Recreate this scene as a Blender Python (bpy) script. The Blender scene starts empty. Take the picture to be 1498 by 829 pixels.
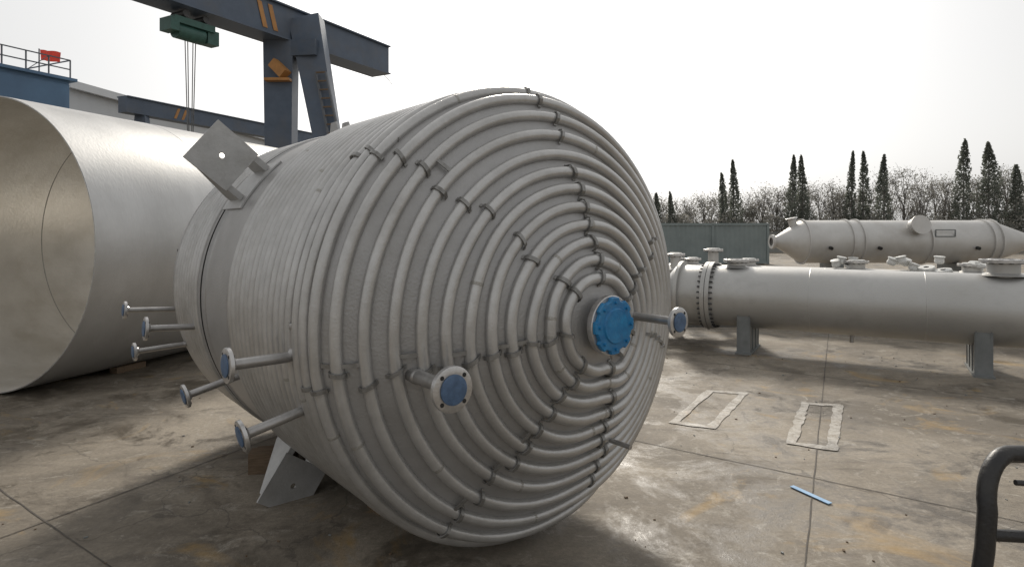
import bpy, math, random
from mathutils import Vector, Matrix
random.seed(7)
sc = bpy.context.scene
R_ = random.random
def U(a,b): return a+(b-a)*R_()

# ------------------------------------------------------------ materials
def mat(name, c1, c2=None, metallic=0.0, rough=0.5, rvar=0.1, scale=4.0, bump=0.0, bscale=40.0,
        stain=None, stain_scale=0.8, stain_amt=0.5, stretch=None, transl=0):
    m = bpy.data.materials.new(name); m.use_nodes = True
    nt = m.node_tree; N = nt.nodes; L = nt.links
    b = N["Principled BSDF"]
    b.inputs["Metallic"].default_value = metallic
    if c2 is None: c2 = tuple(x*0.85 for x in c1)
    tc = N.new("ShaderNodeTexCoord")
    src = tc.outputs["Object"]
    if stretch:
        mp = N.new("ShaderNodeMapping"); mp.inputs["Scale"].default_value = stretch
        L.new(src, mp.inputs["Vector"]); src2 = mp.outputs["Vector"]
    else: src2 = src
    n = N.new("ShaderNodeTexNoise"); n.inputs["Scale"].default_value = scale
    n.inputs["Detail"].default_value = 4; n.inputs["Roughness"].default_value = 0.65
    L.new(src2, n.inputs["Vector"])
    r = N.new("ShaderNodeValToRGB")
    r.color_ramp.elements[0].position = 0.32; r.color_ramp.elements[0].color = (*c2, 1)
    r.color_ramp.elements[1].position = 0.68; r.color_ramp.elements[1].color = (*c1, 1)
    L.new(n.outputs["Fac"], r.inputs["Fac"])
    col = r.outputs["Color"]
    if stain:
        n2 = N.new("ShaderNodeTexNoise"); n2.inputs["Scale"].default_value = stain_scale
        n2.inputs["Detail"].default_value = 6; n2.inputs["Roughness"].default_value = 0.7
        L.new(src, n2.inputs["Vector"])
        mr = N.new("ShaderNodeMapRange"); mr.inputs[1].default_value = 0.48; mr.inputs[2].default_value = 0.72
        mr.inputs[4].default_value = stain_amt
        L.new(n2.outputs["Fac"], mr.inputs[0])
        mx = N.new("ShaderNodeMix"); mx.data_type = 'RGBA'
        L.new(mr.outputs[0], mx.inputs[0]); L.new(col, mx.inputs[6]); mx.inputs[7].default_value = (*stain, 1)
        col = mx.outputs[2]
    L.new(col, b.inputs["Base Color"])
    rr = N.new("ShaderNodeMapRange"); rr.inputs[3].default_value = rough-rvar; rr.inputs[4].default_value = rough+rvar
    L.new(n.outputs["Fac"], rr.inputs[0]); L.new(rr.outputs[0], b.inputs["Roughness"])
    if bump > 0:
        n3 = N.new("ShaderNodeTexNoise"); n3.inputs["Scale"].default_value = bscale; n3.inputs["Detail"].default_value = 2
        L.new(src2, n3.inputs["Vector"])
        bp = N.new("ShaderNodeBump"); bp.inputs["Strength"].default_value = bump; bp.inputs["Distance"].default_value = 0.01
        L.new(n3.outputs["Fac"], bp.inputs["Height"]); L.new(bp.outputs[0], b.inputs["Normal"])
    if transl>0:
        t=N.new("ShaderNodeBsdfTranslucent"); L.new(col,t.inputs["Color"]); mxs=N.new("ShaderNodeMixShader"); mxs.inputs[0].default_value=transl
        L.new(b.outputs[0],mxs.inputs[1]); L.new(t.outputs[0],mxs.inputs[2]); L.new(mxs.outputs[0],N["Material Output"].inputs["Surface"])
    return m

M_SHELL = mat("satin_stainless_shell", (.42,.415,.41), (.345,.34,.335), .5, .46, .10, 3.0, .25, 60, stain=(.26,.25,.235), stain_scale=1.6, stain_amt=.5)
M_COIL  = mat("stainless_half_pipe", (.56,.555,.545), (.44,.435,.425), .6, .37, .08, 5.0, .15, 90, stain=(.33,.315,.29), stain_scale=2.4, stain_amt=.5)
M_PIPE  = mat("stainless_pipe", (.47,.46,.45), (.34,.33,.32), .7, .36, .08, 12.0, .1, 80)
M_CLIP  = mat("clip_steel", (.32,.315,.305), (.19,.185,.175), .6, .45, .08, 22.0)
M_WELD  = mat("weld_bead", (.46,.45,.42), (.30,.285,.26), .6, .42, .08, 60.0, .5, 200)
M_FLANGE= mat("machined_flange", (.62,.61,.60), (.45,.44,.43), .75, .34, .08, 20.0, .1, 100)
M_BOLT  = mat("dark_bolt", (.10,.10,.10), (.05,.05,.05), .6, .5, .1, 40)
M_DARK  = mat("black_strap", (.02,.02,.02), (.012,.012,.012), .0, .5, .1, 10)
M_BLUEC = mat("bright_blue_cover", (.02,.24,.50), (.012,.14,.34), 0, .40, .1, 14, .3, 30, stain=(.10,.20,.30), stain_scale=9, stain_amt=.4)
M_SLATE = mat("slate_blue_cover", (.10,.17,.29), (.05,.09,.16), 0, .5, .1, 18)
M_TUBE  = mat("mill_plate_outer", (.55,.55,.545), (.46,.46,.455), .5, .45, .08, 1.5, .15, 30, stain=(.36,.355,.345), stain_scale=.6, stain_amt=.6, stretch=(1,1,.25))
M_TUBEI = mat("mill_plate_inner", (.74,.72,.68), (.60,.58,.54), .5, .36, .1, 1.6, .2, 25, stain=(.46,.42,.35), stain_scale=.9, stain_amt=.6)
M_LUG   = mat("lug_plate", (.48,.48,.475), (.38,.38,.375), .45, .48, .08, 6, .2, 50, stain=(.25,.24,.22), stain_scale=5, stain_amt=.4)
M_WOOD  = mat("timber", (.20,.14,.09), (.11,.075,.045), 0, .8, .1, 8, .5, 30, stretch=(1,8,8))
M_EXCH  = mat("exchanger_steel", (.54,.535,.52), (.42,.415,.40), .5, .42, .1, 2.0, .15, 30, stain=(.31,.30,.27), stain_scale=1.0, stain_amt=.6)
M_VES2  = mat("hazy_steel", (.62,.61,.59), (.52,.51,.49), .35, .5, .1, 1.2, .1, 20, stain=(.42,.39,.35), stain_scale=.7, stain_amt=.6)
M_SADDLE= mat("saddle_grey_paint", (.22,.23,.23), (.16,.17,.17), .1, .55, .1, 6)
M_CRANE = mat("hazed_crane_blue", (.10,.13,.18), (.07,.095,.135), .1, .5, .1, 1.5, stain=(.14,.13,.12), stain_scale=.9, stain_amt=.4)  # blue paint lightened, distance haze is put into the colour
M_ORANGE= mat("orange_paint", (.50,.24,.07), (.36,.17,.05), 0, .5, .1, 5)
M_GREEN = mat("hoist_green", (.05,.13,.11), (.035,.09,.075), .1, .5, .1, 6)
M_ROPE  = mat("wire_rope", (.20,.20,.20), (.12,.12,.12), .5, .5, .1, 6)
M_WALL  = mat("factory_cladding", (.50,.52,.54), (.45,.47,.49), 0, .6, .1, .4)
M_ROOF  = mat("factory_roof", (.60,.62,.64), (.52,.54,.56), 0, .5, .1, .4)
M_BLUEW = mat("blue_cladding", (.10,.19,.31), (.08,.15,.25), 0, .5, .1, .6)
M_GLASS = mat("window_glass", (.05,.07,.09), (.03,.04,.05), 0, .15, .05, 2)
M_RAIL  = mat("rail_steel", (.14,.15,.17), (.10,.11,.12), .2, .5, .1, 4)
M_RED   = mat("flag_red", (.50,.06,.04), (.38,.04,.03), 0, .7, .1, 3, transl=.35)
M_CONT  = mat("container_green", (.24,.28,.28), (.19,.225,.225), .1, .55, .1, 1)
M_WHITE = mat("white_wrap", (.70,.70,.68), (.52,.52,.50), 0, .5, .1, 12, .4, 20)
M_BLACK = mat("black_tube", (.018,.018,.02), (.03,.028,.026), .1, .42, .12, 10, .2, 60)
M_RUB   = mat("rubber", (.025,.025,.025), (.018,.018,.018), 0, .8, .1, 10)
M_CYP   = mat("hazed_cypress_foliage", (.22,.235,.205), (.13,.145,.12), 0, .9, .05, .8, transl=.5)  # foliage green paled and greyed to imitate distance haze
M_BUSH  = mat("hazed_winter_foliage", (.31,.30,.275), (.20,.20,.175), 0, .9, .05, .5, transl=.5)  # twig and leaf colour also lightened, haze painted in
M_BARK  = mat("hazed_bark", (.24,.225,.21), (.18,.17,.16), 0, .9, .05, 4)  # pale bark, aerial haze included in the base colour

# ------------------------------------------------------------ builder
def frame(d, up=Vector((0,0,1))):
    z = Vector(d).normalized(); up = Vector(up)
    if abs(z.dot(up)) > .98: up = Vector((1,0,0))
    x = up.cross(z).normalized(); y = z.cross(x)
    return x, y, z
class B:
    def __init__(s): s.v=[]; s.f=[]; s.m=[]; s.mats=[]; s.sm=[]
    def mi(s, m):
        if m not in s.mats: s.mats.append(m)
        return s.mats.index(m)
    def add(s, vs, fs, m, smooth=True):
        o = len(s.v); k = s.mi(m)
        s.v += [tuple(x) for x in vs]
        for f in fs: s.f.append([i+o for i in f]); s.m.append(k); s.sm.append(smooth)
    def lathe(s, prof, p, d, m, seg=32, smooth=True):
        x,y,z = frame(d); p = Vector(p); vs=[]; fs=[]
        for (r,h) in prof:
            for i in range(seg):
                a = 2*math.pi*i/seg
                vs.append(p + x*(r*math.cos(a)) + y*(r*math.sin(a)) + z*h)
        n = len(prof)
        for j in range(n-1):
            for i in range(seg):
                i2=(i+1)%seg
                fs.append([j*seg+i, j*seg+i2, (j+1)*seg+i2, (j+1)*seg+i])
        s.add(vs, fs, m, smooth)
    def cyl(s, p0, p1, r, m, r1=None, seg=20, caps=True):
        p0=Vector(p0); p1=Vector(p1); h=(p1-p0).length
        r1 = r if r1 is None else r1
        pr=[(r,0),(r1,h)]
        if caps: pr=[(0.0005,0)]+pr+[(0.0005,h)]
        s.lathe(pr, p0, p1-p0, m, seg)
    def box(s, c, size, m, ax=None):
        c=Vector(c); x,y,z = ax if ax else (Vector((1,0,0)),Vector((0,1,0)),Vector((0,0,1)))
        vs=[c+x*(i*size[0]/2)+y*(j*size[1]/2)+z*(k*size[2]/2) for i in(-1,1) for j in(-1,1) for k in(-1,1)]
        s.add(vs,[[0,1,3,2],[4,6,7,5],[0,4,5,1],[2,3,7,6],[0,2,6,4],[1,5,7,3]],m,False)
    def beam(s,p0,p1,w,h,m,up=(0,0,1),w1=None,h1=None):
        p0=Vector(p0);p1=Vector(p1); x,y,z=frame(p1-p0,Vector(up))
        w1=w if w1 is None else w1; h1=h if h1 is None else h1
        vs=[p0+x*(i*w/2)+y*(j*h/2) for i,j in((-1,-1),(1,-1),(1,1),(-1,1))]+[p1+x*(i*w1/2)+y*(j*h1/2) for i,j in((-1,-1),(1,-1),(1,1),(-1,1))]
        s.add(vs,[[3,2,1,0],[4,5,6,7],[0,1,5,4],[1,2,6,5],[2,3,7,6],[3,0,4,7]],m,False)
    def prism(s, poly, thick, m, smooth=False):
        poly=[Vector(p) for p in poly]; n=(poly[1]-poly[0]).cross(poly[2]-poly[0]).normalized()
        k=len(poly); vs=[p-n*thick/2 for p in poly]+[p+n*thick/2 for p in poly]
        fs=[list(range(k))[::-1], list(range(k,2*k))]+[[i,(i+1)%k,k+(i+1)%k,k+i] for i in range(k)]
        s.add(vs,fs,m,smooth)
    def tube(s, pts, r, m, seg=10, caps=True):
        pts=[Vector(p) for p in pts]; n=len(pts)
        t=(pts[1]-pts[0]).normalized(); x,y,_=frame(t); vs=[]; fs=[]
        for i,p in enumerate(pts):
            if i==0: t2=(pts[1]-pts[0])
            elif i==n-1: t2=(pts[-1]-pts[-2])
            else: t2=(pts[i+1]-pts[i-1])
            t2.normalize()
            x=(x-t2*x.dot(t2)).normalized(); y=t2.cross(x)
            rr = r[i] if isinstance(r,(list,tuple)) else r
            for k in range(seg):
                a=2*math.pi*k/seg
                vs.append(p+x*(rr*math.cos(a))+y*(rr*math.sin(a)))
        for i in range(n-1):
            for k in range(seg):
                k2=(k+1)%seg
                fs.append([i*seg+k,i*seg+k2,(i+1)*seg+k2,(i+1)*seg+k])
        if caps:
            fs.append(list(range(seg))[::-1]); fs.append([(n-1)*seg+k for k in range(seg)])
        s.add(vs,fs,m,True)
    def flange(s, p, d, R, th, bolts=8, cover=None, bore=.5, seg=32, mf=None):
        mf = mf or M_FLANGE
        d=Vector(d).normalized(); p=Vector(p)
        s.lathe([(R*.42,-th*1.9),(R*.5,-th*1.2),(R*.55,-th),(R*.97,-th),(R,-th*.93),(R,-th*.07),(R*.97,0),(R*.62,0),(R*.61,th*.12),(R*bore,th*.12),(R*bore,-th*.8)],p,d,mf,seg)
        x,y,z=frame(d)
        for i in range(bolts):
            a=2*math.pi*(i+.5)/bolts
            q=p+x*(R*.8*math.cos(a))+y*(R*.8*math.sin(a))
            s.cyl(q-d*th*1.25,q+d*th*.06,R*.10,M_DARK,seg=10)
        if cover:
            s.lathe([(R*.66,th*.1),(R*.66,th*.3),(R*.62,th*.38),(R*.3,th*.42),(.0005,th*.42)],p,d,cover,seg)
    def obj(s, name, parent=None, sharp=35):
        me=bpy.data.meshes.new(name); me.from_pydata(s.v,[],s.f)
        for m in s.mats: me.materials.append(m)
        me.polygons.foreach_set("material_index",s.m)
        me.polygons.foreach_set("use_smooth",s.sm)
        me.update()
        try: me.set_sharp_from_angle(angle=math.radians(sharp))
        except Exception: pass
        o=bpy.data.objects.new(name,me); sc.collection.objects.link(o)
        if parent: o.parent=parent
        return o
def empty(name, M=None):
    e=bpy.data.objects.new(name,None); e.empty_display_size=.3; sc.collection.objects.link(e)
    if M: e.matrix_world=M
    return e

# ------------------------------------------------------------ coil-jacketed vessel
nA=Vector((.64,-.768,0)).normalized(); uR=Vector((0,0,1)).cross(nA).normalized()
RS=1.49
C=Vector((.12,4.20,1.582))
Mv=Matrix((( uR.x,0,nA.x,C.x),(uR.y,0,nA.y,C.y),(uR.z,1,nA.z,C.z),(0,0,0,1)))
ves=empty("coil_jacketed_vessel",Mv)
HD=.66; RK=RS-.11
hz=lambda r: HD*(1-(r/(RS+.05))**1.6)
prof=[]
for i in range(0,41):
    r=RK*i/40; prof.append((max(r,.0005), hz(r)))
zk=hz(RK); sl=(hz(RK)-hz(RK-.01))/.01
for i in range(1,9):
    t=i/8; x=(1-t)**2*RK+2*t*(1-t)*RS+t*t*RS; z=(1-t)**2*zk+2*t*(1-t)*(zk+sl*.11)+t*t*(-.10)
    prof.append((x,z))
ZE=-3.5
shellp=list(prof)
for z in (-.5,-1.0,-1.55,-1.58,-2.3): shellp.append((RS,z))
shellp += [(RS,-2.36),(RS+.012,-2.37),(RS+.012,-2.385)]
b=B(); b.lathe(shellp,(0,0,0),(0,0,1),M_SHELL,160)
b.lathe([(RS+.012,-2.385),(RS+.002,-2.387),(RS+.002,-2.43),(RS+.012,-2.433)],(0,0,0),(0,0,1),M_DARK,160)
rp=[(RS+.012,-2.433),(RS+.012,-2.45),(RS,-2.46),(RS,ZE)]
for i in range(1,17):
    a=math.pi/2*i/16; rp.append((max(RS*math.cos(a),.0005),ZE-.72*math.sin(a)))
b.lathe(rp,(0,0,0),(0,0,1),M_SHELL,160)
for z in (-1.68,-2.3,ZE):
    b.lathe([(RS-.001,z-.012),(RS+.005,z),(RS-.001,z+.012)],(0,0,0),(0,0,1),M_PIPE,160)
b.obj("shell",ves,60)

tab=[]; s=0; prev=None
full=[p for p in prof if p[0]>.05]+[(RS,-.10-.01*i) for i in range(1,300)]
for p in full:
    if prev: s+=math.hypot(p[0]-prev[0],p[1]-prev[1])
    tab.append((s,p[0],p[1])); prev=p
def at(s):
    lo=0; hi=len(tab)-1
    while hi-lo>1:
        m=(lo+hi)//2
        if tab[m][0]<=s: lo=m
        else: hi=m
    a,b_=tab[lo],tab[hi]; t=(s-a[0])/(b_[0]-a[0])
    return a[1]+(b_[1]-a[1])*t, a[2]+(b_[2]-a[2])*t
s0=[t[0] for t in tab if t[1]>=.245][0]
pit=[.104,.112,.116,.120,.120,.124,.132,.150,.152,.142,.128,.118,.112,.106,.102,.098]
sturn=[s0]
while True:
    k=len(sturn)-1; sturn.append(sturn[-1]+(pit[k] if k<len(pit) else .095))
    if at(sturn[-1])[1]<-1.54: break
NT=len(sturn)-1
A0=math.radians(312)
def sat(t):                       # nearly concentric turns, each with one short crossover jog
    k=min(int(t),NT-1); f=t-k
    f=max(0,(f-.90)/.10); f=f*f*(3-2*f)
    return sturn[k]+(sturn[k+1]-sturn[k])*f
TR=.036
def cp_(t):
    a=2*math.pi*t+A0
    ss=sat(t)+.004*math.sin(a*3+int(t)*1.7)+.002*math.sin(a*7+2*int(t))
    r,z=at(ss); r2,z2=at(ss+.01); T=Vector((r2-r,z2-z)).normalized(); Nn=Vector((-T.y,T.x))
    r+=Nn.x*.011; z+=Nn.y*.011
    return Vector((r*math.cos(a),r*math.sin(a),z))
b=B(); pts=[]; rad_=[]; SEG=128
for i in range(NT*SEG+1):
    t=i/SEG; pts.append(cp_(t)); rad_.append(TR if t<13 else TR*.90)
b.tube(pts,rad_,M_COIL,14)
for k in range(36):
    t=U(0.05,NT-.1); R0_=(TR if t<13 else TR*.90); e_=.0016/max(.3,at(sat(t))[0])
    b.tube([cp_(t-e_),cp_(t),cp_(t+e_)],[R0_*1.0,R0_*1.04,R0_*1.0],M_WELD,14)
pts=[]
for i in range(9*SEG+1):
    t=i/SEG; a=2*math.pi*t+.5
    pts.append(((RS-.002)*math.cos(a),(RS-.002)*math.sin(a),-2.56-.096*t))
b.tube(pts,.024,M_COIL,8)
b.obj("half_pipe_coil",ves,80)

b=B()
def clip(ang, s, w=.028):
    r,z=at(s); r2,z2=at(s+.01); 
    T=Vector((r2-r,z2-z)).normalized(); Nn=Vector((-T.y,T.x)); 
    if Nn.y<0 and Nn.x<0: Nn=-Nn
    ca,sa=math.cos(ang),math.sin(ang)
    sk=U(-.35,.35)
    def P(u,h,w_):
        q=Vector((r,z))+T*u+Nn*h; w_=w_+u*sk
        return Vector((q.x*ca - w_*sa, q.x*sa + w_*ca, q.y))
    e1=U(.050,.060); e2=U(.050,.060)
    arch=[(-e1,.004),(-.046,.009),(-.042,.032),(-.028,.050),(0,.057),(.028,.050),(.042,.032),(.046,.009),(e2,.004)]
    vs=[];fs=[]
    for u,h in arch:
        vs+= [P(u,h-.006,-w/2),P(u,h-.006,w/2),P(u*1.05,h+.003,w/2),P(u*1.05,h+.003,-w/2)]
    for i in range(len(arch)-1):
        o=i*4
        for k in range(4): fs.append([o+k,o+(k+1)%4,o+4+(k+1)%4,o+4+k])
    fs+=[[0,3,2,1],[len(vs)-4+k for k in range(4)]]
    b.add(vs,fs,M_CLIP,False)
for ad,lim in ((88,12),(137,14),(189,13),(238,11),(288,9),(345,8),(30,8)):
    for k in range(NT):
        if k>=lim: continue
        aa=math.radians(ad)+U(-.05,.05)
        t=k+((aa-A0)/(2*math.pi))%1
        if k>0 and R_()<.08: continue
        clip(aa, sat(t), U(.020,.026))
for ad,ks in ((186,(2,3,5,7,9,10)),(234,(4,6,8)),(132,(8,11))):
    for k in ks:
        aa=math.radians(ad)+U(-.02,.02); t=k+((aa-A0)/(2*math.pi))%1
        r0,z0=at(sat(t)); r1,z1=at(sat(t+1)); e_=Vector((math.cos(aa),math.sin(aa),0)); z_=Vector((0,0,1))
        b.beam(e_*r0+z_*(z0+.036),e_*r1+z_*(z1+.036),.022,.008,M_CLIP)
b.obj("coil_clips",ves,30)

b=B()
zt=HD
b.cyl((0,0,zt-.06),(0,0,zt+.06),.125,M_PIPE,seg=40,caps=False)
b.lathe([(.125,zt+.035),(.172,zt+.035),(.176,zt+.04),(.176,zt+.072),(.172,zt+.077),(.1,zt+.077)],(0,0,0),(0,0,1),M_FLANGE,48)
segs=96; vs=[];fs=[]
prf=[(1.0,.079),(1.0,.098),(.97,.104),(.66,.106),(.62,.116),(.0,.118)]
for (q,h) in prf:
    for i in range(segs):
        a=2*math.pi*i/segs; lob=.160+.009*(1 if math.cos(8*a)>-.1 else -1)*(1 if q>.9 else 0)
        rr=max(q*lob,.0005); vs.append((rr*math.cos(a),rr*math.sin(a),zt+h))
for j in range(len(prf)-1):
    for i in range(segs):
        i2=(i+1)%segs; fs.append([j*segs+i,j*segs+i2,(j+1)*segs+i2,(j+1)*segs+i])
b.add(vs,fs,M_BLUEC)
for i in range(8):
    a=2*math.pi*(i)/8; b.cyl((.137*math.cos(a),.137*math.sin(a),zt+.02),(.137*math.cos(a),.137*math.sin(a),zt+.118),.009,M_BLUEC,seg=6)
for a in (math.radians(x) for x in (10,-35,-60)):
    p=Vector((math.cos(a),math.sin(a),0)); b.cyl(p*.17+Vector((0,0,zt-.02)),p*.27+Vector((0,0,zt-.045)),.012,M_PIPE,seg=8)
b.obj("centre_nozzle",ves,30)

def toL(p): return Mv.inverted() @ Vector(p)
def dL(d): return Mv.to_3x3().inverted() @ Vector(d)
b=B()
def nozzle(p0,p1,r,R,cover,th=.022,bolts=4,bend=None):
    p0=toL(p0);p1=toL(p1); d=(p1-p0).normalized()
    path=[p0-d*.10,p0,p1-d*th]
    if bend is not None:
        path=[]; bv=dL(bend)
        for i in range(7):
            a=math.pi/2*i/6
            path.append(p0+bv*(.05*(1-math.sin(a)))+d*(.05*(1-math.cos(a))))
        path=[p0+bv*.16]+path+[p1-d*th]
    b.tube(path,r,M_PIPE,16)
    b.lathe([(r,.03),(r*1.12,.02),(r*1.12,.0),(r,-.01)],path[-2] if bend is None else path[0],d if bend is None else dL(bend),M_PIPE,16)
    b.flange(p1,d,R,th,bolts,cover,mf=M_FLANGE)
nozzle((-1.23,3.49,1.43),(-1.18-.77*.43,3.52-.64*.43,1.43),.030,.094,M_SLATE,bend=(0.0,0.0,1))
nozzle((-1.16,3.58,1.12),(-1.16-.77*.40,3.58-.64*.40,1.03),.028,.088,M_SLATE)
nozzle((-1.99,4.64,1.07),(-2.32,4.35,.967),.026,.085,M_SLATE)
nozzle((-2.68,5.40,1.30),(-3.05,5.10,1.325),.028,.098,M_SLATE)
nozzle((-3.22,6.02,1.37),(-3.6,5.7,1.40),.024,.082,M_SLATE)
nozzle((-3.10,5.86,1.06),(-3.43,5.57,1.04),.024,.082,M_SLATE)
nozzle((-.51,3.27,1.37),(-.285,2.99,1.37),.038,.114,M_SLATE,th=.028)
nozzle((.77,3.90,1.60),(.99,3.635,1.60),.026,.088,M_SLATE)
p0=toL((.62,4.03,.80)); b.cyl(p0-Vector((-.06,.05,.02)),p0+Vector((0.06,-.05,.15)),.016,M_PIPE,seg=12)
b.obj("nozzles",ves,35)

b=B()
def lug(phi,zc,R0=RS,size=.40,out=.52,gl=.34):
    a=math.radians(180-phi); rad=Vector((math.cos(a),math.sin(a),0)); tan=Vector((-math.sin(a),math.cos(a),0)); z=Vector((0,0,1))
    vs=[];fs=[]
    for i in range(9):
        aa=a+(i-4)/4*.17
        for zz in (zc-.42,zc+.10):
            for rr in (R0+.002,R0+.016): vs.append((rr*math.cos(aa),rr*math.sin(aa),zz))
    for i in range(8):
        o=i*4; fs+=[[o+1,o+5,o+7,o+3],[o,o+1,o+5,o+4],[o+2,o+3,o+7,o+6]]
    fs+=[[0,2,3,1],[32,33,35,34]]
    b.add(vs,fs,M_LUG,False)
    c=rad*(R0+out-size/2+.02)+z*zc
    N=32; vs=[];
    for zz in (-.01,.01):
        for i in range(N):
            t=2*math.pi*(i+.0)/N; cx,cy=math.cos(t),math.sin(t); k=(size/2)/max(abs(cx),abs(cy))
            vs.append(c+rad*(cx*k)+tan*(cy*k)+z*zz); vs.append(c+rad*(cx*.022)+tan*(cy*.022)+z*zz)
    fs=[]
    for i in range(N):
        j=(i+1)%N
        fs+=[[2*i,2*j,2*j+1,2*i+1],[2*N+2*i,2*N+2*i+1,2*N+2*j+1,2*N+2*j],[2*i,2*N+2*i,2*N+2*j,2*j],[2*i+1,2*j+1,2*N+2*j+1,2*N+2*i+1]]
    b.add(vs,fs,M_LUG,False)
    for sgn in (-1,1):
        o=tan*(sgn*size*.40)
        q=[rad*(R0-.02)+z*(zc-.012),rad*(R0+out-.03)+z*(zc-.012),rad*(R0+out-.03)+z*(zc-.10),rad*(R0+.05)+z*(zc-gl),rad*(R0-.02)+z*(zc-gl)]
        b.prism([x+o for x in q],.02,M_LUG)
        b.beam(rad*(R0+.01)+z*(zc-.012)+o,rad*(R0+out-.36)+z*(zc-.012)+o,.05,.02,M_LUG)
lug(39,-2.08); lug(-56,-1.72,out=.46); lug(131,-2.08); lug(221,-2.16,out=.3)
for a in (math.radians(96),):
    rad=Vector((math.cos(a),math.sin(a),0)); z=Vector((0,0,1)); tan=rad.cross(z)
    for o in (-.06,.06):
        b.prism([rad*1.48+z*-2.55+tan*o,rad*1.64+z*-2.6+tan*o,rad*1.64+z*-2.72+tan*o,rad*1.48+z*-2.8+tan*o],.02,M_LUG)
b.obj("support_lugs",ves,30)

for i,(x,y,an) in enumerate(((-2.15,5.50,.2),(-1.2,6.5,.7))):
    o=B(); o.box((0,0,.09),(.36,.16,.18),M_WOOD); o.box((.02,.17,.07),(.36,.14,.14),M_WOOD)
    ob=o.obj("timber_chock"); ob.location=(x,y,0); ob.rotation_euler=(0,0,an)
o=B()
for t in (1.25,2.9):
    c=C-nA*t
    for s_ in (-1,1):
        p=c+uR*(s_*.45); p.z=0
        z0=C.z-math.sqrt(1.525**2-.45**2)
        o.prism([p+nA*.12-uR*.14,p+nA*.12+uR*.14,p+nA*.12+uR*.14+Vector((0,0,z0+.03 if s_>0 else z0-.03)),p+nA*.12-uR*.14+Vector((0,0,z0-.03 if s_>0 else z0+.03))],.2,M_WOOD)
o.obj("timber_cradle")

# ------------------------------------------------------------ big rolled shell on the left
ax=Vector((.30,.954,0)).normalized(); RC=Vector((-6.92,8.06,1.95))
e=empty("rolled_steel_shell")
b=B(); Lh=6.4; RO=1.95
b.lathe([(RO,0),(RO,2.1),(RO,4.2),(RO,Lh)],RC,ax,M_TUBE,160)
b.lathe([(RO-.014,Lh),(RO-.014,0)],RC,ax,M_TUBEI,160)
b.lathe([(RO-.014,0),(RO,0)],RC,ax,M_FLANGE,160); b.lathe([(RO,Lh),(RO-.014,Lh)],RC,ax,M_FLANGE,160)
for h in (2.1,4.2):
    b.lathe([(RO-.001,h-.01),(RO+.003,h),(RO-.001,h+.01)],RC,ax,M_TUBE,160)
    b.lathe([(RO-.013,h+.012),(RO-.018,h),(RO-.013,h-.012)],RC,ax,M_WELD,160)
b.obj("plate_cylinder",e,40)
b=B(); x,y,z=frame(ax)
rt=Vector((ax.y,-ax.x,0))
p=RC+ax*1.25+rt*(RO*math.cos(math.radians(-3)))+Vector((0,0,RO*math.sin(math.radians(-3))))
b.cyl(p-rt*.02,p+rt*.004,.035,M_DARK,seg=20)
b.obj("vent_hole",e)
b=B()
for h in (1.6,5.2):
    for sgn in (-1,1):
        q=RC+ax*h+rt*(sgn*.6); q.z=.045
        b.beam(q-ax*.25,q+ax*.25,.14,.09,M_WOOD)
b.obj("chocks",e)

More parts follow.
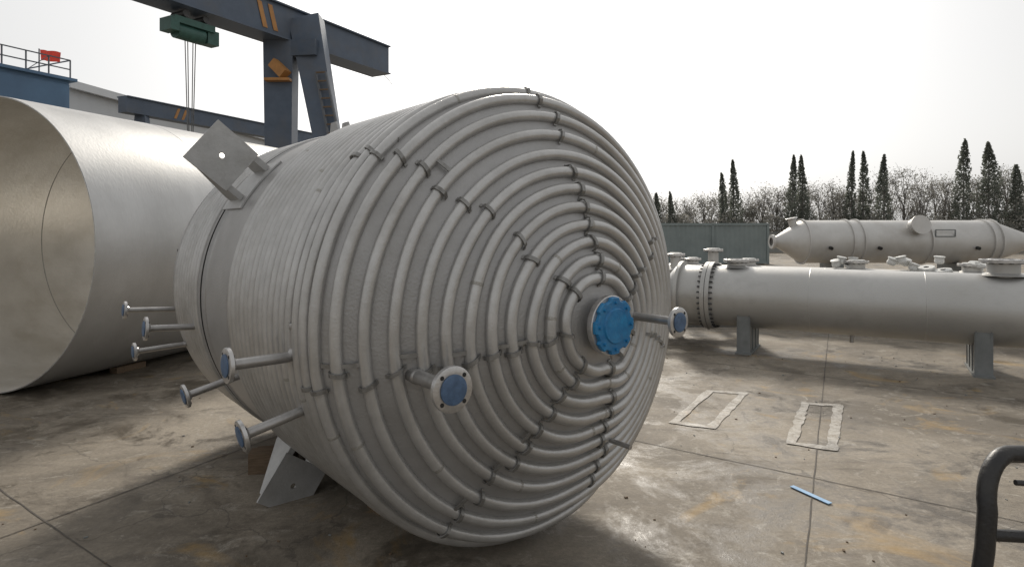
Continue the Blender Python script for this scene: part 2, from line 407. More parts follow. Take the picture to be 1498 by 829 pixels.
# ------------------------------------------------------------ heat exchanger (right)
def exchanger(name,P,d,Rb,zc,qL,qR,matb,noz,saddles,chan=.45,wrap=None):
    e=empty(name); d=Vector(d).normalized(); P=Vector(P); P.z=zc
    pt=lambda q: P+d*q
    b=B()
    b.lathe([(Rb,qL),(Rb,qR)],P,d,matb,64)
    for q in [qL+1.6*k for k in range(1,int((qR-qL)/1.6)+1)]:
        b.lathe([(Rb-.001,q-.012),(Rb+.004,q),(Rb-.001,q+.012)],P,d,matb,64)
    b.obj("shell",e,40)
    b=B(); Rf=Rb*1.13
    for q in (qL-.10,qL-.02):
        b.lathe([(Rb*.9,q-.035),(Rf,q-.035),(Rf,q+.035),(Rb*.9,q+.035)],P,d,M_EXCH,64)
    x,y,z=frame(d)
    for i in range(36):
        a=2*math.pi*i/36; o=x*(Rf*.94*math.cos(a))+y*(Rf*.94*math.sin(a))
        b.cyl(pt(qL-.19)+o,pt(qL+.07)+o,.016,M_BOLT,seg=6)
    b.obj("girth_flanges",e,30)
    b=B(); q=qL-.13
    b.lathe([(Rb,q),(Rb,q-chan),(Rb*.96,q-chan-.10),(Rb*.75,q-chan-.2),(Rb*.4,q-chan-.26),(.001,q-chan-.28)],P,d,matb,64)
    b.lathe([(Rb,q-chan+.03),(Rf,q-chan+.03),(Rf,q-chan-.03),(Rb,q-chan-.03)],P,d,M_EXCH,64)
    b.lathe([(Rb,qR),(Rf,qR),(Rf,qR+.08),(Rb,qR+.08),(Rb*.9,qR+.3),(Rb*.5,qR+.42),(.001,qR+.46)],P,d,matb,64)
    b.obj("channel_heads",e,40)
    b=B()
    for (q,rn,hn,cov) in noz:
        c=pt(q); b.cyl(c+Vector((0,0,Rb-.1)),c+Vector((0,0,Rb+hn-.03)),rn*.68,matb,seg=28)
        b.flange(c+Vector((0,0,Rb+hn)),(0,0,1),rn,.05,12,cov)
        b.lathe([(rn*1.05,Rb-.02-.0),(rn*.68,Rb+.02)],c,(0,0,1),matb,28)
    b.cyl(pt(qL+2.2)+Vector((0,0,-Rb+.02)),pt(qL+2.2)+Vector((0,0,-Rb-.12)),.03,M_PIPE)
    b.obj("nozzles",e,35)
    b=B(); sd=Vector((d.y,-d.x,0)); up=Vector((0,0,1))
    for q in saddles:
        c=pt(q)
        for off in (-.09,.09):
            poly=[]
            for i in range(9):
                a=math.radians(-150+120*i/8); poly.append(c+d*off+sd*(Rb+.004)*math.cos(a)+up*(Rb+.004)*math.sin(a))
            cc=c.copy(); cc.z=.03
            w=Rb*.84
            poly=[cc+d*off-sd*w]+poly+[cc+d*off+sd*w]
            b.prism(poly,.014,M_SADDLE)
        for o in (-.84,-.3,.3,.84):
            top=zc-math.sqrt(max(Rb*Rb-(o*Rb)**2,0.02))
            c2=c+sd*(o*Rb); 
            b.box((c2.x,c2.y,(top+.03)/2),(.014,.22,top-.03),M_SADDLE,(sd,d,up))
        c3=c.copy(); c3.z=.015; b.box(c3,(Rb*1.9,.26,.03),M_SADDLE,(sd,d,up))
    b.obj("saddles",e,30)
    return e
dx=Vector((.862,-.507,0))
exchanger("heat_exchanger",(4.2,11.0,0),dx,.54,.94,-.56,8.5,M_EXCH,
   [(-.18,.22,.13,None),(3.62,.30,.22,None),(5.2,.2,.15,None)],[.02,3.33,6.8])
exchanger("heat_exchanger",(5.2,14.6,0),dx,.50,.80,-1.2,9.5,M_VES2,
   [(-.9,.2,.14,M_WHITE),(.4,.22,.15,M_WHITE),(2.6,.24,.17,M_WHITE),(4.6,.24,.16,M_WHITE)],[.2,4.0,7.5])

b=B()
for i in range(16):
    q=U(2.2,4.9); c=Vector((5.2,14.6,0))+dx*q+Vector((U(-.1,.1),U(-.2,.2),0))
    zt_=.80+.5+U(-.03,.14)
    if i%3==0: b.lathe([(.05,0),(.15,0),(.16,.03),(.15,.06),(.05,.06)],(c.x,c.y,zt_),(U(-.3,.3),U(-.3,.3),1),M_WHITE,20)
    else: b.lathe([(.001,0),(.07,.01),(.09,.05),(.08,.12),(.1,.14),(.1,.16),(.001,.17)],(c.x,c.y,zt_),(U(-.4,.4),U(-.4,.4),1),M_WHITE,14)
b.obj("wrapped_pipe_fittings",None,30)

# ------------------------------------------------------------ piping skid left of exchanger
e=empty("piping_skid")
b=B()
def hcyl(p,d,l,r,m=M_EXCH): b.cyl(p,Vector(p)+Vector(d).normalized()*l,r,m,seg=24)
for (x,y,h,r) in ((3.35,12.6,1.62,.10),(4.45,13.6,1.68,.11),(3.9,14.5,1.45,.08),(3.0,13.6,1.3,.12)):
    b.cyl((x,y,.0),(x,y,h),r,M_VES2,seg=20); b.flange((x,y,h+.03),(0,0,1),r*1.9,.05,8,M_WHITE)
    b.lathe([(r,h*.8),(r*1.6,h*.8),(r*1.6,h*.8+.05),(r,h*.8+.05)],(x,y,0),(0,0,1),M_VES2,20)
for (x,y,z,l,r) in ((2.6,12.3,1.05,1.2,.16),(2.5,13.1,.75,1.8,.2),(2.7,12.0,.45,1.1,.14),(2.6,13.9,1.2,2.0,.12)):
    hcyl((x,y,z),(1,-.25,0),l,r); b.flange((x,y,z),(-1,.25,0),r*1.5,.05,10,M_WHITE)
    q=Vector((x,y,z))+Vector((1,-.25,0)).normalized()*l; b.flange(q,(1,-.25,0),r*1.5,.05,10,M_SLATE)
for k in range(5):
    x=2.9+.22*k; b.tube([(x,12.4,.2),(x,12.35,1.2),(x+.05,12.3,1.33),(x+.15,12.2,1.36),(x+.2,12.2,1.25)],.028,M_FLANGE,8)
b.obj("pipes_and_flanges",e,35)
b=B()
for x in (2.6,4.6):
    for y in (12.2,14.3): b.beam((x,y,0),(x,y,1.15),.07,.07,M_SADDLE)
for y in (12.2,14.3): b.beam((2.6,y,.25),(4.6,y,.25),.06,.08,M_SADDLE)
b.obj("frame",e)

# ------------------------------------------------------------ conical-ended pressure vessel (far right)
e=empty("horizontal_pressure_vessel")
b=B(); P=(12.2,26,1.62)
b.lathe([(.18,-1.25),(.30,-1.25),(.30,-1.15),(.2,-1.12),(.26,-1.0),(.9,0),(.9,7.9),(.3,9.6),(.3,9.8),(.001,9.8)],P,(1,0,0),M_VES2,64)
for q in (0,1.8,2.25,5.0,7.55,7.9):
    b.lathe([(.9,q-.03),(.96,q-.03),(.96,q+.03),(.9,q+.03)],P,(1,0,0),M_VES2,64)
b.obj("shell",e,30)
b=B()
b.cyl((16.6,25.3,2.25),(16.6,24.95,2.33),.34,M_VES2,seg=28); b.lathe([(.001,.0),(.40,0),(.40,-.06),(.3,-.06)],(16.6,24.93,2.335),(0,-1,.22),M_VES2,28)
b.beam((17.3,25.12,2.12),(18.1,25.12,2.12),.03,.04,M_SADDLE);b.beam((17.3,25.12,1.85),(18.1,25.12,1.85),.03,.04,M_SADDLE)
b.beam((17.3,25.12,1.85),(17.3,25.12,2.12),.03,.04,M_SADDLE);b.beam((18.1,25.12,1.85),(18.1,25.12,2.12),.03,.04,M_SADDLE)
b.cyl((11.9,26,2.2),(11.8,26,2.62),.16,M_VES2); b.flange((11.8,26,2.62),(-.2,0,1),.24,.05,8)
for x in (13.0,15.0,19.0): b.cyl((x,25.2,1.4),(x,25.0,1.36),.07,M_DARK)
b.obj("manway_and_nozzles",e,30)
b=B()
for x in (13.5,18.6):
    b.box((x,26,.36),(.25,1.5,.72),M_SADDLE); b.box((x,26,.02),(.35,1.7,.04),M_SADDLE)
b.obj("saddles",e)

# ------------------------------------------------------------ container / shed
e=empty("storage_container")
b=B(); x0,x1,y0,y1,h=9.0,15.8,38.0,40.4,2.45
vs=[];fs=[]; n=90
for i in range(n+1):
    x=x0+(x1-x0)*i/n; o=.035 if (i//2)%2 else 0
    vs+=[(x,y0+o,.12),(x,y0+o,h)]
for i in range(n): fs.append([2*i,2*i+2,2*i+3,2*i+1])
b.add(vs,fs,M_CONT,False)
b.box(((x0+x1)/2,(y0+y1)/2+.05,h/2+.05),(x1-x0-.02,y1-y0-.1,h-.1),M_CONT)
for z in (.1,h): b.box(((x0+x1)/2,y0,z),(x1-x0+.1,.12,.14),M_CONT)
for x in (x0,x1,(x0+x1)/2): b.box((x,y0-.01,h/2),(.14,.1,h),M_CONT)
b.obj("corrugated_body",e,30)

e=empty("boundary_wall")
b=B(); b.box((40,57,.9),(110,.25,1.8),mat("rendered_wall",(.30,.30,.28),(.22,.22,.20),0,.8,.1,.5))
b.box((40,57,1.84),(110,.4,.08),M_SADDLE)
for i in range(28): b.box((-14+4*i,56.82,.95),(.35,.12,1.9),M_SADDLE)
b.obj("wall_panels",e)

# ------------------------------------------------------------ trees
def leaf(b,p,s,m):
    a=Vector((U(-1,1),U(-1,1),U(-1,1))).normalized(); c=a.cross(Vector((U(-1,1),U(-1,1),U(-1,1)))).normalized()
    p=Vector(p); b.add([p-a*s*.5,p+c*s*.32,p+a*s*.5,p-c*s*.32],[[0,1,2,3]],m,False)
def cypress(X,Y,H,W):
    b=B(); b.cyl((0,0,0),(0,0,H*.93),.13,M_BARK,r1=.02,seg=7)
    for i in range(26):
        z=U(.1,.85)*H; a=U(0,6.28); rr=W*.4*(1-z/H)**.6
        b.cyl((0,0,z),(rr*math.cos(a),rr*math.sin(a),z+.6),.03,M_BARK,r1=.008,seg=4)
    ph=[U(0,6.28) for _ in range(4)]; pw=U(.5,.8); fat=U(3,6)
    n=int(1200*W/1.5*H/8)+500
    for i in range(n):
        t=R_()**.85; z=H*(.07+.93*t)
        prof_=min(1,(t+.08)*fat)*(1-t)**pw
        a=U(0,6.28)
        lob=1+.2*math.sin(a*3+ph[0]+z*1.7)+.14*math.sin(a*5+ph[1]-z*2.9)
        rr=W/2*prof_*lob*math.sqrt(U(.15,1))*1.15+.03
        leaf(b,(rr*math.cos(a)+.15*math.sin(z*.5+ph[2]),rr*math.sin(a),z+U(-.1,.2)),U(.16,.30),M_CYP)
    o=b.obj("cypress_tree"); o.location=(X,Y,0)
for px,py,w in ((963,283,13),(980,283,14),(1058,255,15),(1074,235,22),(1155,230,18),(1172,230,19),(1250,222,18),(1267,222,20),(1291,228,24),(1415,205,27),(1447,210,38),(1492,242,24),(1540,225,26)):
    cypress((px-749)/15.0,60+U(-.8,.8),2.15+(335-py)/15.0,w/15.0*1.1)
b=B()
def broad(X,Y,H,W,dens):
    b.cyl((X,Y,0),(X+U(-.2,.2),Y,H*.55),.14,M_BARK,r1=.06,seg=6)
    cl=[]
    for i in range(18):
        a=U(0,6.28); z=U(.28,.97)*H; q=z/H
        rr=W/2*math.sqrt(max(0,1-((q-.55)/.5)**2))*U(.3,1)
        c=Vector((X+rr*math.cos(a),Y+rr*math.sin(a),z)); cl.append(c)
        st=Vector((X,Y,max(.8,z-H*.35)))
        mid=(st+c)/2+Vector((U(-.2,.2),U(-.2,.2),.1))
        b.tube([st,mid,c],[.05,.03,.012],M_BARK,4,False)
        for k in range(6):
            e_=c+Vector((U(-.8,.8),U(-.8,.8),U(-.2,.9))); b.tube([c-Vector((0,0,.3)),e_],[.018,.008],M_BARK,3,False)
    for c in cl:
        s_=U(.35,.65)
        for k in range(int(dens*U(.5,1.3))):
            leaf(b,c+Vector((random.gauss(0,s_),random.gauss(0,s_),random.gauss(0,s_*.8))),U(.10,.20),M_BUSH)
x=5
while x<56:
    px=749+15*x
    base=5.6 if px<1130 else (6.2 if px<1320 else 7.2)
    if 1330<px<1400: base=8.2
    if px>1400: base=7.6
    broad(x,U(61.5,65),base+U(-.7,.6),U(2.4,3.4),90)
    x+=U(.9,1.4)
for i in range(15000):
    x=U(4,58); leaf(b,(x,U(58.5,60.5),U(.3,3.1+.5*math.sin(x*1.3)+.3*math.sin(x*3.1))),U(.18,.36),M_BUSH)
b.obj("distant_tree_row")

# ------------------------------------------------------------ gantry crane
def gp(s,z,off=0): 
    d=Vector((.478,.878,0)); n_=Vector((.878,-.478,0)); p=Vector((-7.5,20,0))+d*(s*1.139)+n_*off
    p.z=z; return p
e=empty("gantry_crane")
b=B()
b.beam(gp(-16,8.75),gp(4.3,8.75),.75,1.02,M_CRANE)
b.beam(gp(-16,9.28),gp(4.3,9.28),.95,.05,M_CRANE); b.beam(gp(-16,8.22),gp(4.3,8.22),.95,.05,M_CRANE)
b.beam(gp(4.3,8.3)+Vector((.05,0,0)),gp(4.3,8.0)+Vector((.4,.2,-.1)),.02,.02,M_RAIL)
b.obj("main_girder",e)
b=B()
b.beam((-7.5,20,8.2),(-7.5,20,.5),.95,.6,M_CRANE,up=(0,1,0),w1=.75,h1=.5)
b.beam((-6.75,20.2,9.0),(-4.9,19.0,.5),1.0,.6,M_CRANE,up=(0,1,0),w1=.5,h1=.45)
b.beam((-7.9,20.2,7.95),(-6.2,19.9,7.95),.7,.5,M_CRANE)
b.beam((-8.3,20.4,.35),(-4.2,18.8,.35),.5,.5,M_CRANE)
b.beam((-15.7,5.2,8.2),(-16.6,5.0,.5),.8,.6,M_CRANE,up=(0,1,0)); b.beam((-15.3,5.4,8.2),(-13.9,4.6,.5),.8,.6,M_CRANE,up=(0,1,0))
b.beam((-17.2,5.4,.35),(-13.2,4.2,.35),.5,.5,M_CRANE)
b.beam((-7.6,19.65,7.45),(-7.2,19.55,7.05),.35,.3,M_ORANGE); b.box((-7.45,19.6,6.9),(.8,.3,.08),M_ORANGE)
b.obj("legs",e)
b=B()
a0=Vector((-6.05,19.45,7.1)); a1=Vector((-4.45,18.6,.4)); sx=Vector((.17,-.03,0))
b.beam(a0-sx,a1-sx,.06,.06,M_RAIL); b.beam(a0+sx,a1+sx,.06,.06,M_RAIL)
for i in range(24):
    p=a0.lerp(a1,i/24); b.beam(p-sx,p+sx,.045,.045,M_WOOD)
b.obj("ladder",e)
b=B()
nn=Vector((.878,-.478,0)); dd=Vector((.478,.878,0))
for s_ in (-1.1,-.75):
    q=gp(s_,8.75,.392); b.prism([q+Vector((0,0,.38)),q+dd*.16+Vector((0,0,.38)),q+dd*.39-Vector((0,0,.38)),q+dd*.22-Vector((0,0,.38))],.012,M_ORANGE)
b.obj("hazard_stripes",e)
b=B()
h=gp(-2.77,7.85)
b.beam(h-dd*.6,h+dd*.6,.5,.18,M_GREEN); b.cyl(h-dd*.45-Vector((0,0,.25)),h+dd*.35-Vector((0,0,.25)),.22,M_GREEN)
b.box(h+dd*.6-Vector((0,0,.22)),(.35,.35,.4),M_GREEN,(dd,nn,Vector((0,0,1)))); b.box(h-dd*.6-Vector((0,0,.15)),(.25,.5,.35),M_GREEN,(dd,nn,Vector((0,0,1))))
for o in (-.3,.3):
    b.cyl(h+dd*o+nn*.28+Vector((0,0,.2)),h+dd*o-nn*.28+Vector((0,0,.2)),.1,M_BOLT)
for o in (-.16,-.08,.08,.16): b.cyl(h+dd*o-Vector((0,0,.4)),h+dd*(o*.5)-Vector((0,0,3.1)),.014,M_ROPE,seg=5)
b.box(h-Vector((0,0,3.25)),(.25,.16,.34),M_ORANGE)
b.tube([h-Vector((0,0,3.4)),h+dd*.1-Vector((0,0,3.55)),h+dd*.02-Vector((0,0,3.7)),h-dd*.1-Vector((0,0,3.6))],.03,M_BOLT,6)
b.obj("hoist",e,30)

e=empty("gantry_crane.001")
b=B(); p0=Vector((-15.2,24,7.0)); p1=Vector((-10.6,34.3,7.0))
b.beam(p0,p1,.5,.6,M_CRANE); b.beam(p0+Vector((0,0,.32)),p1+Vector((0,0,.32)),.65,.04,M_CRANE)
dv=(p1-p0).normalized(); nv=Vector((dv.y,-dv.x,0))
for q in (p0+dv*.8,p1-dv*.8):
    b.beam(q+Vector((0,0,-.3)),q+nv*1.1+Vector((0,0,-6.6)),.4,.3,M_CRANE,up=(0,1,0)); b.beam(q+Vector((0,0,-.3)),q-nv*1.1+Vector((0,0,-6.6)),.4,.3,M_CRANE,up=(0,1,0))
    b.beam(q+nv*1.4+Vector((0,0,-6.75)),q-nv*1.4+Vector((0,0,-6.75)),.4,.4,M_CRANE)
q=p0+dv*2.2+nv*.255
for k in (0,.35): b.prism([q+dv*k+Vector((0,0,.22)),q+dv*(k+.12)+Vector((0,0,.22)),q+dv*(k-.06)-Vector((0,0,.22)),q+dv*(k-.18)-Vector((0,0,.22))],.012,M_ORANGE)
b.obj("girder_and_legs",e)

# ------------------------------------------------------------ factory building
e=empty("factory_building")
a=Vector((-28.8,40,0)); bb=Vector((-21.4,93,0)); d=(bb-a).normalized(); n_=Vector((d.y,-d.x,0)); Lw=(bb-a).length
b=B(); H=11.6; n=int(Lw/.4); vs=[];fs=[]
for i in range(n+1):
    q=a+d*(i*Lw/n)+n_*(.05 if i%2 else 0); vs+=[q,q+Vector((0,0,H))]
for i in range(n): fs.append([2*i,2*i+2,2*i+3,2*i+1])
b.add(vs,fs,M_WALL,False)
c=(a+bb)/2-n_*13; c.z=H/2; b.box(c,(Lw,25.8,H),M_WALL,(d,n_,Vector((0,0,1))))
b.obj("walls",e)
b=B()
rid=H+2.2
A0_,A1=a+n_*.4-d*.4,bb+n_*.4+d*.4
for s0_,s1_,z0_,z1_ in ((0,13.2,H+.1,rid),(13.2,26.6,rid,H+.1)):
    q=[A0_-n_*s0_,A1-n_*s0_,A1-n_*s1_,A0_-n_*s1_]
    q[0].z=q[1].z=z0_; q[2].z=q[3].z=z1_
    b.prism(q,.16,M_ROOF)
b.beam(A0_+Vector((0,0,H-.1)),A1+Vector((0,0,H-.1)),.25,.5,M_ROOF)
b.prism([a+Vector((0,0,H)),a-n_*13+Vector((0,0,rid-.1)),a-n_*26+Vector((0,0,H))],.1,M_WALL)
b.obj("roof",e)
b=B()
for i in range(12):
    q=a+d*(2.5+i*4.3)+n_*.06; 
    for z_ in (3.0,7.2):
        qq=q.copy(); qq.z=z_; b.box(qq,(2.6,.06,1.5),M_GLASS,(d,n_,Vector((0,0,1))))
        for k in (-1.3,0,1.3):
            q3=qq+d*k+n_*.04; b.box(q3,(.08,.06,1.6),M_ROOF,(d,n_,Vector((0,0,1))))
b.obj("windows",e)
b=B(); q=a+d*18+n_*.08; q.z=2.4; b.box(q,(4.2,.1,4.8),M_BLUEW,(d,n_,Vector((0,0,1)))); b.obj("door",e)

e=empty("blue_workshop_building")
a=Vector((-25.6,21.4,0)); bb=Vector((-21.6,30,0)); d=(bb-a).normalized(); n_=Vector((d.y,-d.x,0)); Lw=(bb-a).length; H=9.35
b=B(); c=(a+bb)/2-n_*4; c.z=H/2; b.box(c,(Lw,8,H),M_BLUEW,(d,n_,Vector((0,0,1))))
n=34; vs=[];fs=[]
for i in range(n+1):
    q=a+d*(i*Lw/n)+n_*(.09 if i%2 else .03); vs+=[q,q+Vector((0,0,H-.2))]
for i in range(n): fs.append([2*i,2*i+2,2*i+3,2*i+1])
b.add(vs,fs,M_BLUEW,False)
b.obj("walls",e)
b=B(); c=(a+bb)/2-n_*4; c.z=H+.06; b.box(c,(Lw+.5,8.5,.14),M_BLUEW,(d,n_,Vector((0,0,1)))); b.obj("roof",e)
b=B()
for k in range(2):
    for i in range(4):
        q=a+d*(1.4+i*2.2)+n_*.12; q.z=2.2+3.6*k; b.box(q,(1.2,.05,1.3),M_GLASS,(d,n_,Vector((0,0,1))))
b.obj("windows",e)
b=B()
rl=lambda t,z,o=0: a+d*(t*Lw)+n_*(.1-o)+Vector((0,0,H+.1+z))
for z in (.45,.9): b.beam(rl(0,z),rl(1,z),.05,.05,M_RAIL)
for i in range(11): b.beam(rl(i/10,0),rl(i/10,.9),.05,.05,M_RAIL)
for i in range(3): b.beam(rl(.2+i*.3,0),rl(.3+i*.3,.9),.03,.03,M_RAIL)
b.beam(rl(1,.9),rl(1,.9,7),.05,.05,M_RAIL)
b.obj("roof_railing",e)
e=empty("flag")
b=B(); b.cyl((-26.9,35,0),(-26.9,35,12.4),.035,M_RAIL,seg=8); b.obj("pole",e)
b=B(); vs=[];fs=[]; 
for i in range(13):
    for j in range(5):
        vs.append((-26.85+i*.1,35+.09*math.sin(i*.8+j*.25),12.35-j*.15-.012*i+.03*math.sin(i*.9)))
for i in range(12):
    for j in range(4): fs.append([i*5+j,(i+1)*5+j,(i+1)*5+j+1,i*5+j+1])
b.add(vs,fs,M_RED); b.obj("cloth",e)

# ------------------------------------------------------------ platform trolley (bottom right)
e=empty("platform_trolley")
b=B()
def hoop(x0,x1,y,zt_,r=.12,lean=.06):
    pts=[(x0-.10,y-.02,.2),(x0-.055,y,.7),(x0-.01,y,zt_-.32)]
    for i in range(9):
        a=math.pi-math.pi/2*i/8; pts.append((x0+r+r*math.cos(a)*1.0,y+lean*i/8,zt_-r*1.5+r*1.5*math.sin(a)))
    for i in range(9):
        a=math.pi/2-math.pi/2*i/8; pts.append((x1-r+r*math.cos(a),y+lean,zt_-r*1.5+r*1.5*math.sin(a)))
    pts+=[(x1+.01,y,zt_-.32),(x1+.055,y,.7),(x1+.10,y-.02,.2)]
    return pts
b.tube(hoop(1.70,2.24,2.2,1.325),.031,M_BLACK,16)
b.tube([(1.80,2.2,1.245),(1.95,2.2,1.235),(2.16,2.2,1.245)],.010,M_BLACK,10)
for z in (1.06,.60): b.tube([(1.68,2.2,z),(1.95,2.2,z-.014),(2.26,2.2,z)],.021,M_BLACK,12)
b.obj("push_handle",e)
b=B(); b.box((1.97,2.62,.2),(.70,.9,.05),M_BLACK); b.box((1.97,2.62,.235),(.64,.84,.012),M_RUB); b.obj("deck",e)
b=B()
for x in (1.72,2.2):
    for y in (2.28,2.96):
        b.cyl((x-.02,y,.07),(x+.02,y,.07),.07,M_RUB); b.box((x,y,.14),(.06,.06,.08),M_BLACK)
b.obj("castors",e)

# ------------------------------------------------------------ ground
def ground_mat(name, paint=None, wear=.5):
    m=bpy.data.materials.new(name); m.use_nodes=True; nt=m.node_tree; N=nt.nodes; L=nt.links; bs=N["Principled BSDF"]
    tc=N.new("ShaderNodeTexCoord"); src=tc.outputs["Object"]
    mp=N.new("ShaderNodeMapping"); mp.inputs["Rotation"].default_value=(0,0,.61); mp.inputs["Scale"].default_value=(.35,2.2,1); L.new(src,mp.inputs["Vector"])
    def noise(sc_,det=5,ro=.65,dist=0,v=None):
        n=N.new("ShaderNodeTexNoise"); n.inputs["Scale"].default_value=sc_; n.inputs["Detail"].default_value=det
        n.inputs["Roughness"].default_value=ro; n.inputs["Distortion"].default_value=dist; L.new(v or src,n.inputs["Vector"]); return n.outputs["Fac"]
    def ramp(f,p0,c0,p1,c1):
        r=N.new("ShaderNodeValToRGB"); r.color_ramp.elements[0].position=p0; r.color_ramp.elements[0].color=(*c0,1)
        r.color_ramp.elements[1].position=p1; r.color_ramp.elements[1].color=(*c1,1); L.new(f,r.inputs["Fac"]); return r.outputs["Color"]
    def rng(f,a0,a1,b0,b1):
        r=N.new("ShaderNodeMapRange"); r.inputs[1].default_value=a0;r.inputs[2].default_value=a1;r.inputs[3].default_value=b0;r.inputs[4].default_value=b1
        L.new(f,r.inputs[0]); return r.outputs[0]
    def mix(f,a_,b_,mode='MIX'):
        x=N.new("ShaderNodeMix"); x.data_type='RGBA'; x.blend_type=mode
        if isinstance(f,float): x.inputs[0].default_value=f
        else: L.new(f,x.inputs[0])
        for k,v in ((6,a_),(7,b_)):
            if isinstance(v,tuple): x.inputs[k].default_value=(*v,1)
            else: L.new(v,x.inputs[k])
        return x.outputs[2]
    col=ramp(noise(.5,6,.7,.6),.38,(.15,.128,.10),.62,(.34,.295,.235))
    wet=noise(1.0,6,.78,.4)
    col=mix(rng(wet,.50,.60,0,.85),col,(.10,.083,.063))
    col=mix(rng(noise(1.6,6,.75,.3,mp.outputs["Vector"]),.52,.66,0,.6),col,(.12,.10,.08))
    col=mix(rng(noise(3.1,7,.8,1.2),.55,.63,0,.6),col,(.42,.385,.33))
    col=mix(rng(noise(30,4,.8),.35,.7,.0,.5),col,(.09,.078,.062))
    col=mix(rng(noise(.7,5,.6,2.0),.58,.70,0,.55),col,(.38,.24,.075))
    vo=N.new("ShaderNodeTexVoronoi"); vo.feature='DISTANCE_TO_EDGE'; vo.inputs["Scale"].default_value=.28
    wv=N.new("ShaderNodeTexNoise"); wv.inputs["Scale"].default_value=1.6; wv.inputs["Detail"].default_value=5; L.new(src,wv.inputs["Vector"])
    va=N.new("ShaderNodeVectorMath"); va.operation='MULTIPLY_ADD'; va.inputs[1].default_value=(.9,.9,.9); L.new(wv.outputs["Color"],va.inputs[0]); L.new(src,va.inputs[2]); L.new(va.outputs[0],vo.inputs["Vector"])
    ck=rng(vo.outputs["Distance"],0,.0035,.55,0); col=mix(ck,col,(.06,.052,.045))
    ro=rng(wet,.46,.62,.76,.30)
    if paint:
        f=rng(noise(9,6,.85,.4),.42,.62,.62,0.05)
        col=mix(f,col,paint)
    L.new(col,bs.inputs["Base Color"]); L.new(ro,bs.inputs["Roughness"])
    bs.inputs["Specular IOR Level"].default_value=.35
    bp=N.new("ShaderNodeBump"); bp.inputs["Strength"].default_value=.4; bp.inputs["Distance"].default_value=.01
    L.new(noise(45,4,.8),bp.inputs["Height"]); L.new(bp.outputs[0],bs.inputs["Normal"])
    return m
MG=ground_mat("concrete")
b=B(); S=2500; b.add([(-S,-S,0),(S,-S,0),(S,S,0),(-S,S,0)],[[0,1,2,3]],MG,False); gr=b.obj("ground")
MJ=mat("joint_tar",(.06,.052,.045),(.12,.105,.088),0,.85,.1,5)
b=B(); d1=Vector((.82,-.572,0)); d2=Vector((.47,.883,0))
def strip(p,q,w,z,m,jit=0,step=.25):
    p=Vector(p);q=Vector(q);n_=Vector((q.y-p.y,-(q.x-p.x),0)).normalized(); k=max(2,int((q-p).length/step)); vs=[];fs=[]
    for i in range(k+1):
        c=p.lerp(q,i/k)+n_*U(-jit,jit); ww=w*U(.75,1.2) if jit else w
        vs+=[(c.x+n_.x*ww/2,c.y+n_.y*ww/2,z),(c.x-n_.x*ww/2,c.y-n_.y*ww/2,z)]
    for i in range(k): fs.append([2*i,2*i+2,2*i+3,2*i+1])
    b.add(vs,fs,m,False)
nj=Vector((.572,.82,0))
for k in range(-1,6):
    c=nj*(1.75+4.1*k); strip(c-d1*30,c+d1*30,.011,.004,MJ,.004)
for k in range(-4,6):
    c=Vector((2.6,5.3,0))+d1*(5.0*k); strip(c-d2*12,c+d2*40,.010,.005,MJ,.004)
b.obj("slab_joint_lines")
MPW=ground_mat("worn_white_paint",(.62,.60,.56),.9)
b=B()
def rect(P4,w,z=.006):
    for i in range(4):
        p=Vector((*P4[i],0));q=Vector((*P4[(i+1)%4],0)); dd_=(q-p).normalized()
        strip(p-dd_*w*.4,q+dd_*w*.4,w,z+.001*i,MPW,.005,.10)
rect([(3.62,7.59),(3.98,7.5),(3.13,6.02),(2.80,6.18)],.10)
rect([(2.62,8.16),(3.04,8.06),(2.16,6.67),(1.80,6.84)],.10)
b.obj("painted_ground_marking")
b=B(); MBS=mat("blue_strip",(.30,.48,.70),(.20,.36,.56),0,.5,.1,8); 
b.box((2.41,4.97,.010),(.36,.045,.006),MBS,(Vector((.42,-.9,0)).normalized(),Vector((.9,.42,0)).normalized(),Vector((0,0,1)))); b.obj("blue_plastic_strip")

b=B()
for i in range(260):
    x,y=U(-4,7),U(3.2,11)
    s_=U(.004,.013); b.box((x,y,s_*.4),(s_*U(1,2.5),s_,s_*.8),M_WOOD if i%2 else M_SADDLE,(Vector((math.cos(i),math.sin(i),0)),Vector((-math.sin(i),math.cos(i),0)),Vector((0,0,1))))
b.obj("gravel_debris")

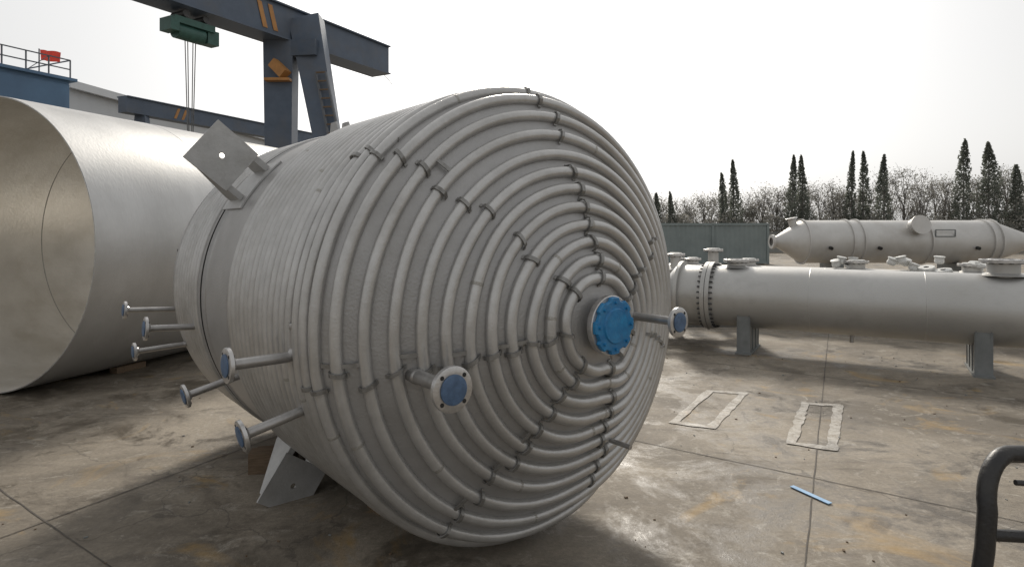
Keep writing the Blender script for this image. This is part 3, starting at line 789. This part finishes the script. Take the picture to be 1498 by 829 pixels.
# ------------------------------------------------------------ light
el=math.radians(33); az=math.radians(2)
sd=Vector((math.sin(az)*math.cos(el),math.cos(az)*math.cos(el),math.sin(el)))
sun=bpy.data.lights.new("sun",'SUN'); sun.energy=2.8; sun.angle=math.radians(9); sun.color=(1,.92,.80)
so=bpy.data.objects.new("sun",sun); sc.collection.objects.link(so); so.rotation_euler=sd.to_track_quat('Z','Y').to_euler()
w=bpy.data.worlds.new("World"); sc.world=w; w.use_nodes=True; N=w.node_tree.nodes; L=w.node_tree.links
bg=N["Background"]; out=N["World Output"]
sky=N.new("ShaderNodeTexSky"); sky.sky_type='NISHITA'; sky.sun_disc=False; sky.sun_elevation=el; sky.sun_rotation=az
sky.dust_density=5; sky.air_density=1.0; sky.ozone_density=1
hs=N.new("ShaderNodeHueSaturation"); hs.inputs["Saturation"].default_value=.2; L.new(sky.outputs[0],hs.inputs["Color"])
L.new(hs.outputs[0],bg.inputs["Color"]); bg.inputs["Strength"].default_value=.05
tc=N.new("ShaderNodeTexCoord"); dt=N.new("ShaderNodeVectorMath"); dt.operation='DOT_PRODUCT'; dt.inputs[1].default_value=sd
L.new(tc.outputs["Generated"],dt.inputs[0])
mr=N.new("ShaderNodeMapRange"); mr.interpolation_type='SMOOTHSTEP'
mr.inputs[1].default_value=-.3; mr.inputs[2].default_value=1.0; mr.inputs[3].default_value=.44; mr.inputs[4].default_value=.52
L.new(dt.outputs["Value"],mr.inputs[0])
bg2=N.new("ShaderNodeBackground"); bg2.inputs["Color"].default_value=(1,.997,.985,1); L.new(mr.outputs[0],bg2.inputs["Strength"])
ad=N.new("ShaderNodeAddShader"); L.new(bg.outputs[0],ad.inputs[0]); L.new(bg2.outputs[0],ad.inputs[1]); L.new(ad.outputs[0],out.inputs["Surface"])

# ------------------------------------------------------------ camera
cam=bpy.data.cameras.new("camera"); co=bpy.data.objects.new("camera",cam); sc.collection.objects.link(co)
co.location=(0,0,2.15); co.rotation_euler=(math.radians(90),0,0)
cam.sensor_width=36; cam.lens=21.63; cam.shift_y=-.053; cam.clip_start=.05; cam.clip_end=6000
sc.camera=co
sc.view_settings.view_transform='Standard'; sc.view_settings.look='None'; sc.view_settings.exposure=0
